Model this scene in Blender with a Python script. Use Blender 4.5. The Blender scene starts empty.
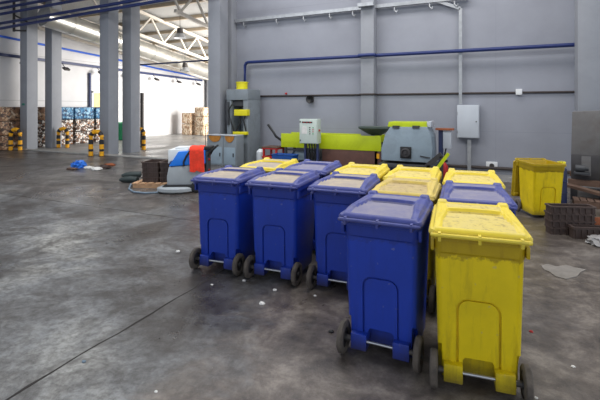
import bpy, bmesh, math, random
from math import sin, cos, pi, radians as R
from mathutils import Vector as V, Matrix as M4
random.seed(7)
S = bpy.context.scene
C = S.collection
F, HOR, H, TH = 420.0, 108.0, 1.88, R(25)
ct, st = cos(TH), sin(TH)

# ------------------------------------------------------------ camera rays
def ray(u, v):
    a, b = (u-300)/F, (HOR-v)/F
    return V((a*ct-st, a*st+ct, b))
EYE = V((0, 0, H))
def G(u, v, z=0.0):
    d = ray(u, v); return EYE+d*((z-H)/d.z)
def PY(u, v, Y):
    d = ray(u, v); return EYE+d*(Y/d.y)
def PX(u, v, X):
    d = ray(u, v); return EYE+d*(X/d.x)
def cam(x, y, z=0):
    return V((x*ct-y*st, x*st+y*ct, z))

# ------------------------------------------------------------ materials
def nm(name):
    m = bpy.data.materials.new(name); m.use_nodes = True
    return m, m.node_tree.nodes, m.node_tree.links, m.node_tree.nodes['Principled BSDF']
def srgb(r, g, b):
    f = lambda c: (c/12.92 if c <= .04045 else ((c+.055)/1.055)**2.4)
    return (f(r/255), f(g/255), f(b/255), 1)
def noise(n, l, scale, detail=6, rough=.6, coord='Object', dist=0, vec=None):
    t = n.new('ShaderNodeTexCoord'); x = n.new('ShaderNodeTexNoise')
    x.inputs['Scale'].default_value = scale; x.inputs['Detail'].default_value = detail
    x.inputs['Roughness'].default_value = rough; x.inputs['Distortion'].default_value = dist
    l.new(vec if vec is not None else t.outputs[coord], x.inputs['Vector'])
    return x.outputs['Fac']
def ramp(n, l, fac, stops):
    r = n.new('ShaderNodeValToRGB'); e = r.color_ramp.elements
    while len(e) < len(stops): e.new(.5)
    for i, (p, c) in enumerate(stops):
        e[i].position = p; e[i].color = c if len(c) == 4 else (*c, 1)
    l.new(fac, r.inputs['Fac']); return r.outputs['Color']
def g1(x): return (x, x, x, 1)
def mix(n, l, fac, a, b):
    m = n.new('ShaderNodeMix'); m.data_type = 'RGBA'
    for s, v in ((m.inputs[0], fac), (m.inputs[6], a), (m.inputs[7], b)):
        if hasattr(v, 'is_linked'): l.new(v, s)
        else: s.default_value = v
    return m.outputs[2]
def plain(name, col, rough=.5, metal=0, var=.15, scale=6, dirt=None, dirtamt=.5, bump=0, coord='Object'):
    m, n, l, p = nm(name)
    c = srgb(*col); d = tuple(x*(1-var) for x in c[:3])+(1,)
    u = tuple(min(1, x*(1+var)) for x in c[:3])+(1,)
    f = noise(n, l, scale, coord=coord)
    o = ramp(n, l, f, [(.3, d), (.7, u)])
    if dirt:
        f2 = noise(n, l, scale*.6, 10, .7, coord=coord, dist=.6)
        o = mix(n, l, ramp(n, l, f2, [(.5, g1(0)), (.72, g1(dirtamt))]), o, srgb(*dirt))
    l.new(o, p.inputs['Base Color'])
    p.inputs['Roughness'].default_value = rough; p.inputs['Metallic'].default_value = metal
    if bump:
        b = n.new('ShaderNodeBump'); b.inputs['Strength'].default_value = bump
        l.new(noise(n, l, scale*4, coord=coord), b.inputs['Height']); l.new(b.outputs[0], p.inputs['Normal'])
    return m

def floor_mat():
    m, n, l, p = nm('worn_concrete')
    big = noise(n, l, .42, 12, .68, dist=.4)
    c = ramp(n, l, big, [(.36, srgb(48, 43, 40)), (.44, srgb(88, 87, 87)), (.53, srgb(120, 122, 124)), (.64, srgb(164, 164, 160))])
    mid = noise(n, l, 1.9, 12, .74, dist=.5)
    c = mix(n, l, ramp(n, l, mid, [(.40, g1(.75)), (.56, g1(0))]), c, srgb(52, 46, 42))
    fine = noise(n, l, 14, 8, .75)
    c = mix(n, l, ramp(n, l, fine, [(.38, g1(.65)), (.56, g1(0))]), c, srgb(54, 50, 48))
    # the oily brown dirt that has gathered around the parked bins
    t = n.new('ShaderNodeTexCoord'); sx = n.new('ShaderNodeSeparateXYZ'); l.new(t.outputs['Object'], sx.inputs[0])
    ad = n.new('ShaderNodeMath'); ad.operation = 'MULTIPLY_ADD'
    l.new(noise(n, l, .9, 9, .7, dist=.8), ad.inputs[0]); ad.inputs[1].default_value = 2.6; l.new(sx.outputs['X'], ad.inputs[2])
    mr = n.new('ShaderNodeMapRange'); l.new(ad.outputs[0], mr.inputs[0])
    mr.inputs[1].default_value = -.85; mr.inputs[2].default_value = -.35; mr.inputs[3].default_value = 0; mr.inputs[4].default_value = .85
    dc = ramp(n, l, noise(n, l, 3.2, 12, .76, dist=.25), [(.34, srgb(54, 47, 43)), (.5, srgb(98, 89, 82)), (.64, srgb(140, 131, 122))])
    c = mix(n, l, mr.outputs[0], c, dc)
    # darker, browner floor beyond the cross joint
    a2 = n.new('ShaderNodeMath'); a2.operation = 'MULTIPLY_ADD'
    l.new(noise(n, l, .7, 9, .72, dist=.8), a2.inputs[0]); a2.inputs[1].default_value = 5.0; l.new(sx.outputs['Y'], a2.inputs[2])
    m2 = n.new('ShaderNodeMapRange'); l.new(a2.outputs[0], m2.inputs[0])
    m2.inputs[1].default_value = 7.8; m2.inputs[2].default_value = 8.9; m2.inputs[3].default_value = 0; m2.inputs[4].default_value = .72
    c = mix(n, l, m2.outputs[0], c, ramp(n, l, noise(n, l, 2.2, 12, .76, dist=.3), [(.36, srgb(44, 38, 36)), (.5, srgb(76, 69, 65)), (.66, srgb(126, 120, 114))]))
    # paler floor colour in the hall beyond the kerb
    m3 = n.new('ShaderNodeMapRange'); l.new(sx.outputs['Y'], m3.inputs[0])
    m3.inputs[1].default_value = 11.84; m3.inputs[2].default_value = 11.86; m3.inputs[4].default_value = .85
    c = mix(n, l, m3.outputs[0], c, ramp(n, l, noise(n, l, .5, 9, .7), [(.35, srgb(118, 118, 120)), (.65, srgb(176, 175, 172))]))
    sp = noise(n, l, 60, 4, .6)
    c = mix(n, l, ramp(n, l, sp, [(.66, g1(0)), (.72, g1(.5))]), c, srgb(165, 160, 152))
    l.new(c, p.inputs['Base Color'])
    rr = noise(n, l, .45, 7, .65, dist=.7)
    l.new(ramp(n, l, rr, [(.38, g1(.24)), (.62, g1(.52))]), p.inputs['Roughness'])
    b = n.new('ShaderNodeBump'); b.inputs['Strength'].default_value = .25; b.inputs['Distance'].default_value = .02
    l.new(fine, b.inputs['Height']); l.new(b.outputs[0], p.inputs['Normal'])
    return m
def wall_mat(name, col, joint, bw=6.0, bh=1.22, msize=.006, amt=.5, off=(0, 0, 0)):
    m, n, l, p = nm(name)
    t = n.new('ShaderNodeTexCoord'); mp = n.new('ShaderNodeMapping')
    mp.inputs['Rotation'].default_value = (R(90), 0, 0); mp.inputs['Location'].default_value = off
    l.new(t.outputs['Object'], mp.inputs['Vector'])
    br = n.new('ShaderNodeTexBrick'); l.new(mp.outputs[0], br.inputs['Vector'])
    br.inputs['Scale'].default_value = 1; br.inputs['Brick Width'].default_value = bw; br.inputs['Row Height'].default_value = bh
    br.inputs['Mortar Size'].default_value = msize; br.offset = 0
    f = noise(n, l, .7, 7, .6)
    cc = srgb(*col)
    base = ramp(n, l, f, [(.3, tuple(x*.9 for x in cc[:3])), (.7, tuple(x*1.08 for x in cc[:3]))])
    o = mix(n, l, br.outputs['Fac'], base, srgb(*joint))
    l.new(o, p.inputs['Base Color']); p.inputs['Roughness'].default_value = .75
    return m
def bale_mat(name, cols, scale=14):
    m, n, l, p = nm(name)
    t = n.new('ShaderNodeTexCoord'); v = n.new('ShaderNodeTexVoronoi'); v.inputs['Scale'].default_value = scale
    v.inputs['Randomness'].default_value = 1
    ns = n.new('ShaderNodeTexNoise'); ns.inputs['Scale'].default_value = 9; l.new(t.outputs['Object'], ns.inputs['Vector'])
    ad = n.new('ShaderNodeMix'); ad.data_type = 'VECTOR'; ad.inputs[0].default_value = .12
    l.new(t.outputs['Object'], ad.inputs[4]); l.new(ns.outputs['Color'], ad.inputs[5])
    l.new(ad.outputs[1], v.inputs['Vector'])
    sp = n.new('ShaderNodeSeparateColor'); l.new(v.outputs['Color'], sp.inputs[0])
    r = n.new('ShaderNodeValToRGB'); r.color_ramp.interpolation = 'CONSTANT'
    e = r.color_ramp.elements
    while len(e) < len(cols): e.new(.5)
    for i, c in enumerate(cols): e[i].position = i/len(cols); e[i].color = srgb(*c)
    l.new(sp.outputs[0], r.inputs[0]); l.new(r.outputs[0], p.inputs['Base Color'])
    p.inputs['Roughness'].default_value = .6
    b = n.new('ShaderNodeBump'); b.inputs['Strength'].default_value = .9; b.inputs['Distance'].default_value = .05
    l.new(sp.outputs[1], b.inputs['Height']); l.new(b.outputs[0], p.inputs['Normal'])
    return m
def corr_mat():
    m, n, l, p = nm('corrugated_roof_sheet')
    t = n.new('ShaderNodeTexCoord'); w = n.new('ShaderNodeTexWave'); w.bands_direction = 'X'
    w.inputs['Scale'].default_value = 2.2; l.new(t.outputs['Object'], w.inputs['Vector'])
    l.new(ramp(n, l, w.outputs['Fac'], [(.2, srgb(150, 150, 150)), (.7, srgb(196, 196, 194))]), p.inputs['Base Color'])
    b = n.new('ShaderNodeBump'); b.inputs['Strength'].default_value = .6; b.inputs['Distance'].default_value = .04
    l.new(w.outputs['Fac'], b.inputs['Height']); l.new(b.outputs[0], p.inputs['Normal'])
    p.inputs['Roughness'].default_value = .5
    return m
def dust_mat(name, base, dust, lo=.4, hi=.6, amt=.9, spots=None):
    m, n, l, p = nm(name)
    f = noise(n, l, 5, 9, .7, dist=.5)
    o = mix(n, l, ramp(n, l, f, [(lo, g1(amt*.55)), (hi, g1(amt))]), srgb(*base), srgb(*dust))
    if spots:
        f2 = noise(n, l, 16, 6, .7, dist=.8)
        o = mix(n, l, ramp(n, l, f2, [(.52, g1(0)), (.64, g1(.85))]), o, srgb(*spots))
    l.new(o, p.inputs['Base Color']); p.inputs['Roughness'].default_value = .62
    return m
def body_mat(name, col, dirt, dcol):
    """bin plastic with scuffs, dirt runs under the rim and foot dirt that also deepens the shade in the notch"""
    m, n, l, p = nm(name)
    c = srgb(*col)
    o = ramp(n, l, noise(n, l, 2.5, 5), [(.3, tuple(x*.86 for x in c[:3])), (.7, tuple(min(1, x*1.1) for x in c[:3]))])
    t = n.new('ShaderNodeTexCoord'); mp = n.new('ShaderNodeMapping'); mp.inputs['Scale'].default_value = (9, 9, 1.2)
    l.new(t.outputs['Object'], mp.inputs['Vector'])
    f = noise(n, l, 1.6, 8, .7, vec=mp.outputs[0], dist=.3)
    o = mix(n, l, ramp(n, l, f, [(.52, g1(0)), (.74, g1(dirt))]), o, srgb(*dcol))
    sx = n.new('ShaderNodeSeparateXYZ'); l.new(t.outputs['Object'], sx.inputs[0])
    ad = n.new('ShaderNodeMath'); ad.operation = 'MULTIPLY_ADD'; l.new(noise(n, l, 7, 8, .75), ad.inputs[0])
    ad.inputs[1].default_value = .22; l.new(sx.outputs['Z'], ad.inputs[2])
    o = mix(n, l, ramp(n, l, ad.outputs[0], [(.16, g1(.7)), (.30, g1(0))]), o, srgb(58, 52, 46))  # foot dirt, also painted dark to deepen the shade in the axle notch
    o = mix(n, l, ramp(n, l, ad.outputs[0], [(.985, g1(0)), (1.03, g1(dirt*1.3))]), o, srgb(*dcol))
    f3 = noise(n, l, 22, 3, .5)
    o = mix(n, l, ramp(n, l, f3, [(.70, g1(0)), (.76, g1(.35))]), o, srgb(150, 150, 150))
    l.new(o, p.inputs['Base Color']); p.inputs['Roughness'].default_value = .42
    return m

MT = dict(
    floor=floor_mat(),
    grey_wall=wall_mat('grey_panel_wall', (148, 151, 161), (134, 137, 146), 200, 2.1, .004, off=(0, -.9, 0)),
    white_wall=wall_mat('white_panel_wall', (205, 204, 205), (165, 165, 166), 30, 2.25, .012),
    column=plain('painted_column', (146, 149, 156), .6, var=.06, scale=1.2, dirt=(100, 100, 104), dirtamt=.25),
    roof=corr_mat(), ceiling=plain('ceiling_sheet', (150, 150, 150), .8),
    truss=plain('cream_steel', (208, 200, 188), .5, var=.08),
    purlin=plain('tan_steel', (176, 160, 138), .5, var=.1),
    duct=plain('galvanised_duct', (205, 203, 196), .32, .75, var=.12, scale=2),
    galv=plain('galvanised_steel', (165, 168, 172), .4, .5),
    bluepipe=plain('blue_pipe_paint', (28, 46, 104), .4, var=.1),
    bluepipe2=plain('bright_blue_pipe', (38, 96, 210), .4, var=.1),
    darkpipe=plain('dark_blue_conduit', (44, 54, 92), .45),
    cable=plain('dark_cable', (62, 54, 52), .6), black=plain('black_plastic', (26, 26, 28), .5),
    rubber=plain('dusty_rubber', (96, 88, 80), .85, var=.25, scale=12, dirt=(50, 46, 44), dirtamt=.8),
    hub=plain('wheel_hub', (46, 44, 44), .6), axle=plain('steel_axle', (190, 192, 196), .3, .8),
    sooty=plain('sooty_axle', (84, 80, 78), .5, .3),
    blue=body_mat('blue_bin_plastic', (27, 62, 172), .28, (34, 36, 74)),
    blue_lid=plain('blue_lid_plastic', (66, 74, 142), .45, var=.12, dirt=(116, 112, 128), dirtamt=.55, scale=7),
    blue_panel=dust_mat('blue_lid_dust', (84, 88, 142), (148, 143, 152), amt=.7),
    tan_panel=dust_mat('blue_lid_thick_dust', (112, 106, 126), (182, 168, 146), amt=.95),
    yellow=body_mat('yellow_bin_plastic', (232, 204, 10), .45, (126, 96, 22)),
    yellow_lid=plain('yellow_lid_plastic', (226, 202, 58), .42, var=.07, scale=4, dirt=(196, 178, 110), dirtamt=.6),
    yellow_panel=dust_mat('yellow_lid_dust', (216, 194, 78), (208, 190, 122), amt=.75, spots=(160, 140, 84)),
    brown_panel=dust_mat('yellow_lid_thick_dust', (204, 184, 108), (178, 156, 114), amt=.95, spots=(140, 118, 78)),
    yellow_brown_lid=plain('dusty_yellow_lid', (208, 184, 92), .5, var=.1, dirt=(176, 150, 108), dirtamt=.8, scale=6),
    press=plain('grey_machine_paint', (128, 136, 142), .5, var=.08, dirt=(86, 88, 90), dirtamt=.5, scale=3),
    press_dark=plain('dark_machine_paint', (60, 62, 66), .55, var=.2),
    lime=plain('lime_machine_paint', (190, 206, 14), .45, var=.06, scale=3, dirt=(120, 130, 20), dirtamt=.3),
    cylyellow=plain('yellow_cylinder_paint', (226, 214, 20), .4, var=.06),
    drum=plain('blue_grey_machine_paint', (140, 156, 168), .45, var=.07, scale=3, dirt=(102, 108, 112), dirtamt=.4),
    rust=plain('rusty_brown_steel', (92, 62, 54), .7, var=.18, scale=5, dirt=(60, 44, 40), dirtamt=.6),
    green_grey=plain('green_grey_steel', (74, 86, 80), .55),
    cabinet=plain('control_cabinet_paint', (196, 208, 200), .45, var=.04),
    white=plain('white_paint', (226, 228, 230), .5, var=.04), wallbox=plain('pale_grey_box_paint', (190, 196, 204), .45, var=.05, scale=2, dirt=(166, 170, 176), dirtamt=.4),
    red=plain('red_paint', (180, 34, 30), .5), rag=plain('red_rag_cloth', (236, 64, 40), .9, var=.2, scale=14, bump=.3),
    scr_grey=plain('scrubber_grey_plastic', (164, 170, 174), .4, var=.07), scr_blue=plain('scrubber_blue_plastic', (30, 126, 234), .35, var=.06),
    tank=plain('white_tank_plastic', (222, 228, 232), .35, var=.05),
    crate=plain('dark_brown_plastic', (66, 52, 48), .6, var=.2, dirt=(98, 84, 74), dirtamt=.5), wood=plain('pallet_wood', (196, 156, 120), .8, var=.2, scale=9),
    oldwood=plain('old_pallet_wood', (96, 74, 62), .85, var=.25, scale=9), orangewood=plain('orange_board', (152, 86, 52), .7, var=.15),
    greysteel=plain('dirty_grey_steel', (112, 110, 110), .55, .2, var=.12, scale=3, dirt=(88, 76, 66), dirtamt=.6),
    dsteel=plain('dark_grey_steel', (70, 68, 70), .5, .3, var=.2, scale=4),
    hose=plain('grey_blue_hose', (112, 130, 146), .5), glove=plain('dark_green_rubber', (48, 58, 58), .6),
    bag=plain('blue_bag_plastic', (52, 118, 214), .4), paper=plain('white_paper', (226, 224, 220), .8), wrap=plain('clear_wrap', (150, 148, 148), .3, var=.2, scale=20),
    sheet=plain('flattened_grey_paper', (124, 119, 114), .85, var=.15, scale=9), joint=plain('floor_joint_filler', (46, 42, 40), .9),
    band_y=plain('bollard_yellow', (238, 170, 14), .5, var=.08), band_b=plain('bollard_black', (30, 30, 36), .5),
    kerb=plain('pale_kerb', (172, 170, 166), .8), green=plain('green_marker', (30, 130, 110), .5),
    lampm=plain('dark_lamp_metal', (62, 58, 56), .5, .2), orange=plain('orange_half_disc', (176, 116, 40), .6, var=.25, scale=10),
    tub=plain('blue_tub_plastic', (30, 82, 160), .45), barrel=plain('dark_blue_barrel', (34, 42, 78), .5), doorm=plain('pale_door_timber', (224, 200, 140), .6),
    green_btn=plain('green_button', (30, 160, 90), .4), bale_green=plain('green_plastic_film', (40, 160, 110), .5, var=.3, scale=20),
    card=bale_mat('cardboard_bale', [(112, 82, 62), (150, 116, 88), (72, 54, 46), (176, 148, 120), (132, 98, 74), (64, 48, 42), (198, 180, 160), (120, 92, 70)], 14),
    dark_bale=bale_mat('grey_wrapped_bale', [(66, 62, 62), (98, 86, 80), (58, 54, 56), (118, 104, 94), (76, 70, 68)], 12),
    mixed=bale_mat('mixed_waste_bale', [(226, 222, 216), (92, 60, 42), (60, 46, 40), (200, 190, 180), (150, 96, 48), (44, 40, 44), (238, 236, 232), (120, 84, 60), (70, 52, 46), (176, 168, 160), (30, 30, 34)], 17),
    bluebale=bale_mat('blue_film_bale', [(52, 112, 156), (30, 62, 96), (110, 158, 190), (40, 86, 128), (150, 186, 206), (24, 48, 76), (78, 136, 176)], 16),
    paperbale=bale_mat('pale_paper_bale', [(226, 204, 176), (196, 160, 124), (238, 226, 208), (170, 132, 100), (214, 188, 158), (150, 112, 84), (232, 214, 190)], 14),
)

# ------------------------------------------------------------ mesh helpers
def box(bm, c, s, rz=0, bev=0, rot=None):
    r = bmesh.ops.create_cube(bm, size=1)['verts']
    m = M4.Translation(V(c)) @ (rot if rot is not None else M4.Rotation(rz, 4, 'Z')) @ M4.Diagonal((*s, 1))
    bmesh.ops.transform(bm, matrix=m, verts=r)
    if bev:
        es = list({e for v in r for e in v.link_edges})
        bmesh.ops.bevel(bm, geom=es, offset=bev, segments=2, affect='EDGES', profile=.6)
    return r
def b2(bm, p, q, bev=0):
    return box(bm, [(a+b)/2 for a, b in zip(p, q)], [abs(a-b) for a, b in zip(p, q)], bev=bev)
def cyl(bm, a, b, r, r2=None, n=16, cap=True):
    a, b = V(a), V(b); d = b-a
    q = d.to_track_quat('Z', 'Y').to_matrix().to_4x4()
    bmesh.ops.create_cone(bm, cap_ends=cap, segments=n, radius1=r, radius2=r if r2 is None else r2, depth=d.length,
                          matrix=M4.Translation((a+b)/2) @ q)
def bar(bm, a, b, w, h):
    a, b = V(a), V(b); d = b-a
    q = d.to_track_quat('X', 'Z').to_matrix().to_4x4()
    box(bm, (a+b)/2, (d.length, w, h), rot=q)
def tube(bm, pts, r, n=10):
    pts = [V(p) for p in pts]; rings = []
    for i, p in enumerate(pts):
        d = (pts[min(i+1, len(pts)-1)]-pts[max(i-1, 0)]).normalized()
        q = d.to_track_quat('Z', 'Y').to_matrix()
        rr = r[i] if isinstance(r, (list, tuple)) else r
        rings.append([bm.verts.new(p+q @ V((rr*cos(2*pi*k/n), rr*sin(2*pi*k/n), 0))) for k in range(n)])
    for a, b in zip(rings, rings[1:]):
        for k in range(n): bm.faces.new((a[k], a[(k+1) % n], b[(k+1) % n], b[k]))
    bm.faces.new(rings[0][::-1]); bm.faces.new(rings[-1])
def lathe(bm, prof, mat, n=24):
    rings = [[bm.verts.new(mat @ V((r*cos(2*pi*k/n), r*sin(2*pi*k/n), z))) for k in range(n)] for r, z in prof]
    for a, b in zip(rings, rings[1:]):
        for k in range(n): bm.faces.new((a[k], a[(k+1) % n], b[(k+1) % n], b[k]))
    if prof[0][0] > 1e-4: bm.faces.new(rings[0][::-1])
    if prof[-1][0] > 1e-4: bm.faces.new(rings[-1])
def prism(bm, poly, y0, y1, bev=0):
    """poly of (x,z), extruded along y"""
    a = [bm.verts.new((x, y0, z)) for x, z in poly]; b = [bm.verts.new((x, y1, z)) for x, z in poly]
    n = len(poly); fs = [bm.faces.new(a), bm.faces.new(b[::-1])]
    for k in range(n): fs.append(bm.faces.new((a[k], b[k], b[(k+1) % n], a[(k+1) % n])))
    if bev:
        es = list({e for f in fs for e in f.edges})
        bmesh.ops.bevel(bm, geom=es, offset=bev, segments=2, affect='EDGES', profile=.6)
def rrect(x0, x1, y0, y1, r, z, k=5):
    out = []
    for cx, cy, a0 in ((x1-r, y1-r, 0), (x0+r, y1-r, 90), (x0+r, y0+r, 180), (x1-r, y0+r, 270)):
        for i in range(k+1):
            a = R(a0+90*i/k); out.append((cx+r*cos(a), cy+r*sin(a), z))
    return out
def loft(bm, loops, cap0=True, cap1=True):
    rs = [[bm.verts.new(p) for p in lp] for lp in loops]; n = len(rs[0])
    for a, b in zip(rs, rs[1:]):
        for k in range(n): bm.faces.new((a[k], a[(k+1) % n], b[(k+1) % n], b[k]))
    if cap0: bm.faces.new(rs[0][::-1])
    if cap1: bm.faces.new(rs[-1])
def finish(bm, sharp=35):
    bmesh.ops.recalc_face_normals(bm, faces=bm.faces[:])
    for f in bm.faces: f.smooth = True
    for e in bm.edges:
        if len(e.link_faces) == 2 and e.calc_face_angle(0) > R(sharp): e.smooth = False
def mesh(name, bm, sharp=35):
    finish(bm, sharp); me = bpy.data.meshes.new(name); bm.to_mesh(me); bm.free(); return me
def obj(name, bm, mat, parent=None, sharp=35, loc=None, label=None):
    me = bm if isinstance(bm, bpy.types.Mesh) else mesh(name, bm, sharp)
    o = bpy.data.objects.new(name, me); C.objects.link(o)
    mats = mat if isinstance(mat, (list, tuple)) else [mat]
    while len(me.materials) < len(mats): me.materials.append(None)
    for i, mm in enumerate(mats):
        o.material_slots[i].link = 'OBJECT'; o.material_slots[i].material = MT[mm]
    if parent: o.parent = parent
    if loc is not None: o.location = loc
    if label: o['label'] = label
    return o
def tag(o, label, cat, group=None, kind=None):
    o['label'] = label; o['category'] = cat
    if group: o['group'] = group
    if kind: o['kind'] = kind
    return o
def thing(name, label, cat, loc=(0, 0, 0), rz=0, group=None):
    o = bpy.data.objects.new(name, None); C.objects.link(o)
    o.empty_display_size = .1; o.location = loc; o.rotation_euler = (0, 0, rz)
    return tag(o, label, cat, group)
def single(name, bm, mat, label, cat, group=None, sharp=35, origin=None):
    """a thing that is one mesh; origin moves its pivot"""
    if origin is not None:
        bmesh.ops.translate(bm, vec=-V(origin), verts=bm.verts[:])
    o = obj(name, bm, mat, sharp=sharp, loc=origin); return tag(o, label, cat, group)
def struct(name, bm, mat, label, parent=None):
    o = obj(name, bm, mat, parent); o['kind'] = 'structure'; o['label'] = label
    o['category'] = name.split('_')[0]
    return o
def N(): return bmesh.new()
def boolcut(me, cutters, name):
    a = bpy.data.objects.new('tmp', me); C.objects.link(a); tmp = [a]
    for cb in cutters:
        bmesh.ops.recalc_face_normals(cb, faces=cb.faces[:])
        cm = bpy.data.meshes.new('cut'); cb.to_mesh(cm); cb.free()
        c = bpy.data.objects.new('cut', cm); C.objects.link(c); tmp.append(c)
        md = a.modifiers.new('b', 'BOOLEAN'); md.object = c; md.operation = 'DIFFERENCE'; md.solver = 'EXACT'
    dg = bpy.context.evaluated_depsgraph_get(); dg.update()
    out = bpy.data.meshes.new_from_object(a.evaluated_get(dg)); out.name = name
    for t in tmp: bpy.data.objects.remove(t)
    bm = N(); bm.from_mesh(out); bmesh.ops.dissolve_degenerate(bm, dist=1e-5, edges=bm.edges[:])
    finish(bm, 28); bm.to_mesh(out); bm.free()
    return out

# ================================================================= SETTING
bm = N(); b2(bm, (-24, -7, -.2), (9, 29, 0))
struct('floor', bm, 'floor', 'worn grey concrete factory floor with dark dirt')
bm = N(); b2(bm, (-9.1, 13.2, 0), (6, 13.5, 8.0))
struct('wall_back', bm, 'grey_wall', 'smooth grey painted wall behind the machines')
bm = N(); b2(bm, (-21.3, 4, 0), (-21, 27.6, 8.0))
o = struct('wall_left', bm, 'white_wall', 'white wall of the bright hall behind the columns')
bm = N(); b2(bm, (-21.3, 27.3, 0), (-8, 27.6, 8.0))
struct('wall_far', bm, 'white_wall', 'end wall of the bright hall')
ROOF = lambda Y: 7.3-.127*(Y-12)
bm = N()
vs = [bm.verts.new((x, y, ROOF(y)+dz)) for dz in (0, .12) for x, y in ((-21.3, 11.9), (-5, 11.9), (-5, 27.6), (-21.3, 27.6))]
for q in ((0, 1, 2, 3), (4, 5, 6, 7), (0, 1, 5, 4), (1, 2, 6, 5), (2, 3, 7, 6), (3, 0, 4, 7)): bm.faces.new([vs[i] for i in q])
struct('ceiling_hall', bm, 'roof', 'corrugated roof sheets over the bright hall')
bm = N(); b2(bm, (-21.3, -7, 8.0), (6, 13.5, 8.2))
struct('ceiling', bm, 'ceiling', 'ceiling over the room with the bins')
bm = N(); b2(bm, (-21, 11.75, 0), (-8.4, 11.95, .05), bev=.01)
struct('trim_1', bm, 'kerb', 'low pale kerb along the feet of the columns')
# floor joints: filled grooves, slightly wavy
def groove(name, pts, w, label):
    bm = N(); prev = None; n = 60
    for i in range(n+1):
        t = i/n; p = V(pts[0]).lerp(V(pts[1]), t); d = (V(pts[1])-V(pts[0])).normalized(); s = V((-d.y, d.x, 0))
        p = p+s*random.uniform(-.012, .012); ww = w*random.uniform(.4, 1.2)
        cur = [bm.verts.new(p+s*ww/2+V((0, 0, .002))), bm.verts.new(p-s*ww/2+V((0, 0, .002))),
               bm.verts.new(p-s*ww/2+V((0, 0, -.01))), bm.verts.new(p+s*ww/2+V((0, 0, -.01)))]
        if prev:
            for k in range(4): bm.faces.new((prev[k], prev[(k+1) % 4], cur[(k+1) % 4], cur[k]))
        else: bm.faces.new(cur)
        prev = cur
    bm.faces.new(prev[::-1])
    struct(name, bm, 'joint', label)
groove('trim_2', ((-2.86, .3, 0), (-2.86, 11.5, 0)), .022, 'dark floor joint running away past the blue bins')
groove('trim_3', ((-12, 5.6, 0), (-2.9, 5.6, 0)), .012, 'thin floor joint crossing the open floor')

# a tall door with a pale frame in the hall's left wall
D1 = PX(99, 110, -21)
d = struct('door_1', (lambda b: (b2(b, (-21.02, D1.y-.45, 0), (-20.95, D1.y+.45, 2.75)), b)[1])(N()), 'doorm', 'pale timber door in the white wall')
bm = N(); b2(bm, (-.06, -.06, .0), (.06, .06, 2.85)); 
bm2 = N()
for s in (-1, 1): b2(bm2, (-21.03, D1.y+s*.5-.05, 0), (-20.9, D1.y+s*.5+.05, 2.85))
b2(bm2, (-21.03, D1.y-.55, 2.75), (-20.9, D1.y+.55, 2.85)); bm.free()
obj('door_frame', bm2, 'white', d)

# columns
def column(x, y, w, h, label, name='concrete_column', group=None):
    t = thing(name, label, 'column', (x, y, 0), 0, group)
    bm = N(); b2(bm, (-w/2, -w/2, 0), (w/2, w/2, h), bev=.02); obj('shaft', bm, 'column', t)
    return t
cols = [(-19.4, 12.2, 'grey square column, leftmost in the photo, with green sign'), (-19.15, 13.2, 'grey square column second from the left, behind bollard'),
        (-14.25, 12.2, 'grey square column third from the left, just right of a bollard'), (-14.05, 13.15, 'grey square column fourth from the left, with bollard at its right'),
        (-8.87, 12.2, 'wide grey column standing behind the floor scrubber and grey cabinets'), (-9.0, 13.1, 'grey column tucked behind the wide column where the back wall starts')]
cts = [column(x, y, .5, ROOF(y)-.02, lb) for x, y, lb in cols]
bm = N(); b2(bm, (-.09, -.265, 2.0), (.09, -.25, 2.09)); obj('sign', bm, 'green', cts[0], label='small green sign')
t = thing('concrete_column', 'grey pilaster standing against the back wall above the hopper', 'column', (-3.65, 13.0, 0))
bm = N(); b2(bm, (-.21, -.2, 0), (.21, .2, 7.98), bev=.015); obj('shaft', bm, 'column', t)
column(2.05, 12.3, .5, 7.98, 'grey column at the right edge of the photo behind grey machine')

# ---------------------------------------------------------------- hall roof steel
def truss(X, label):
    t = thing('roof_truss', label, 'truss', (X, 12.6, 0), 0, 'roof trusses of the hall')
    zt = lambda y: ROOF(y+12.6)-.2; L = 14.6
    bm = N(); bar(bm, (0, 0, zt(0)), (0, L, zt(L)), .14, .14); obj('top_chord', bm, 'truss', t)
    bm = N(); bar(bm, (0, .6, zt(.6)-1.15), (0, L-.3, zt(L)-1.1), .13, .13); obj('bottom_chord', bm, 'truss', t)
    n = 8; ys = [L*i/n for i in range(n+1)]
    for i in range(n):
        a = (0, ys[i], zt(ys[i])-.07); m_ = (ys[i]+ys[i+1])/2; b = (0, ys[i+1], zt(ys[i+1])-.07)
        for p in (a, b):
            bm = N(); bar(bm, p, (0, m_, zt(m_)-1.1), .08, .08); obj('web_bar', bm, 'truss', t)
truss(-20.3, 'cream lattice roof truss beside the left wall'); truss(-16.0, 'cream lattice roof truss in the middle, with hanging lamp below')
truss(-11.7, 'cream lattice roof truss nearest the wide column')
for i, Y in enumerate((13.6, 15.4, 17.2, 19.0, 20.8, 22.6, 24.4, 26.2)):
    bm = N(); bar(bm, (-21, Y, ROOF(Y)-.09), (-5.5, Y, ROOF(Y)-.09), .12, .16)
    single('roof_purlin', bm, 'purlin', 'tan roof purlin, number %d of the eight counted from the columns'.replace('number %d', ['first', 'second', 'third', 'fourth', 'fifth', 'sixth', 'seventh', 'eighth'][i]) , 'purlin', 'roof purlins of the hall', origin=(-13, Y, ROOF(Y)-.09))
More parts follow.
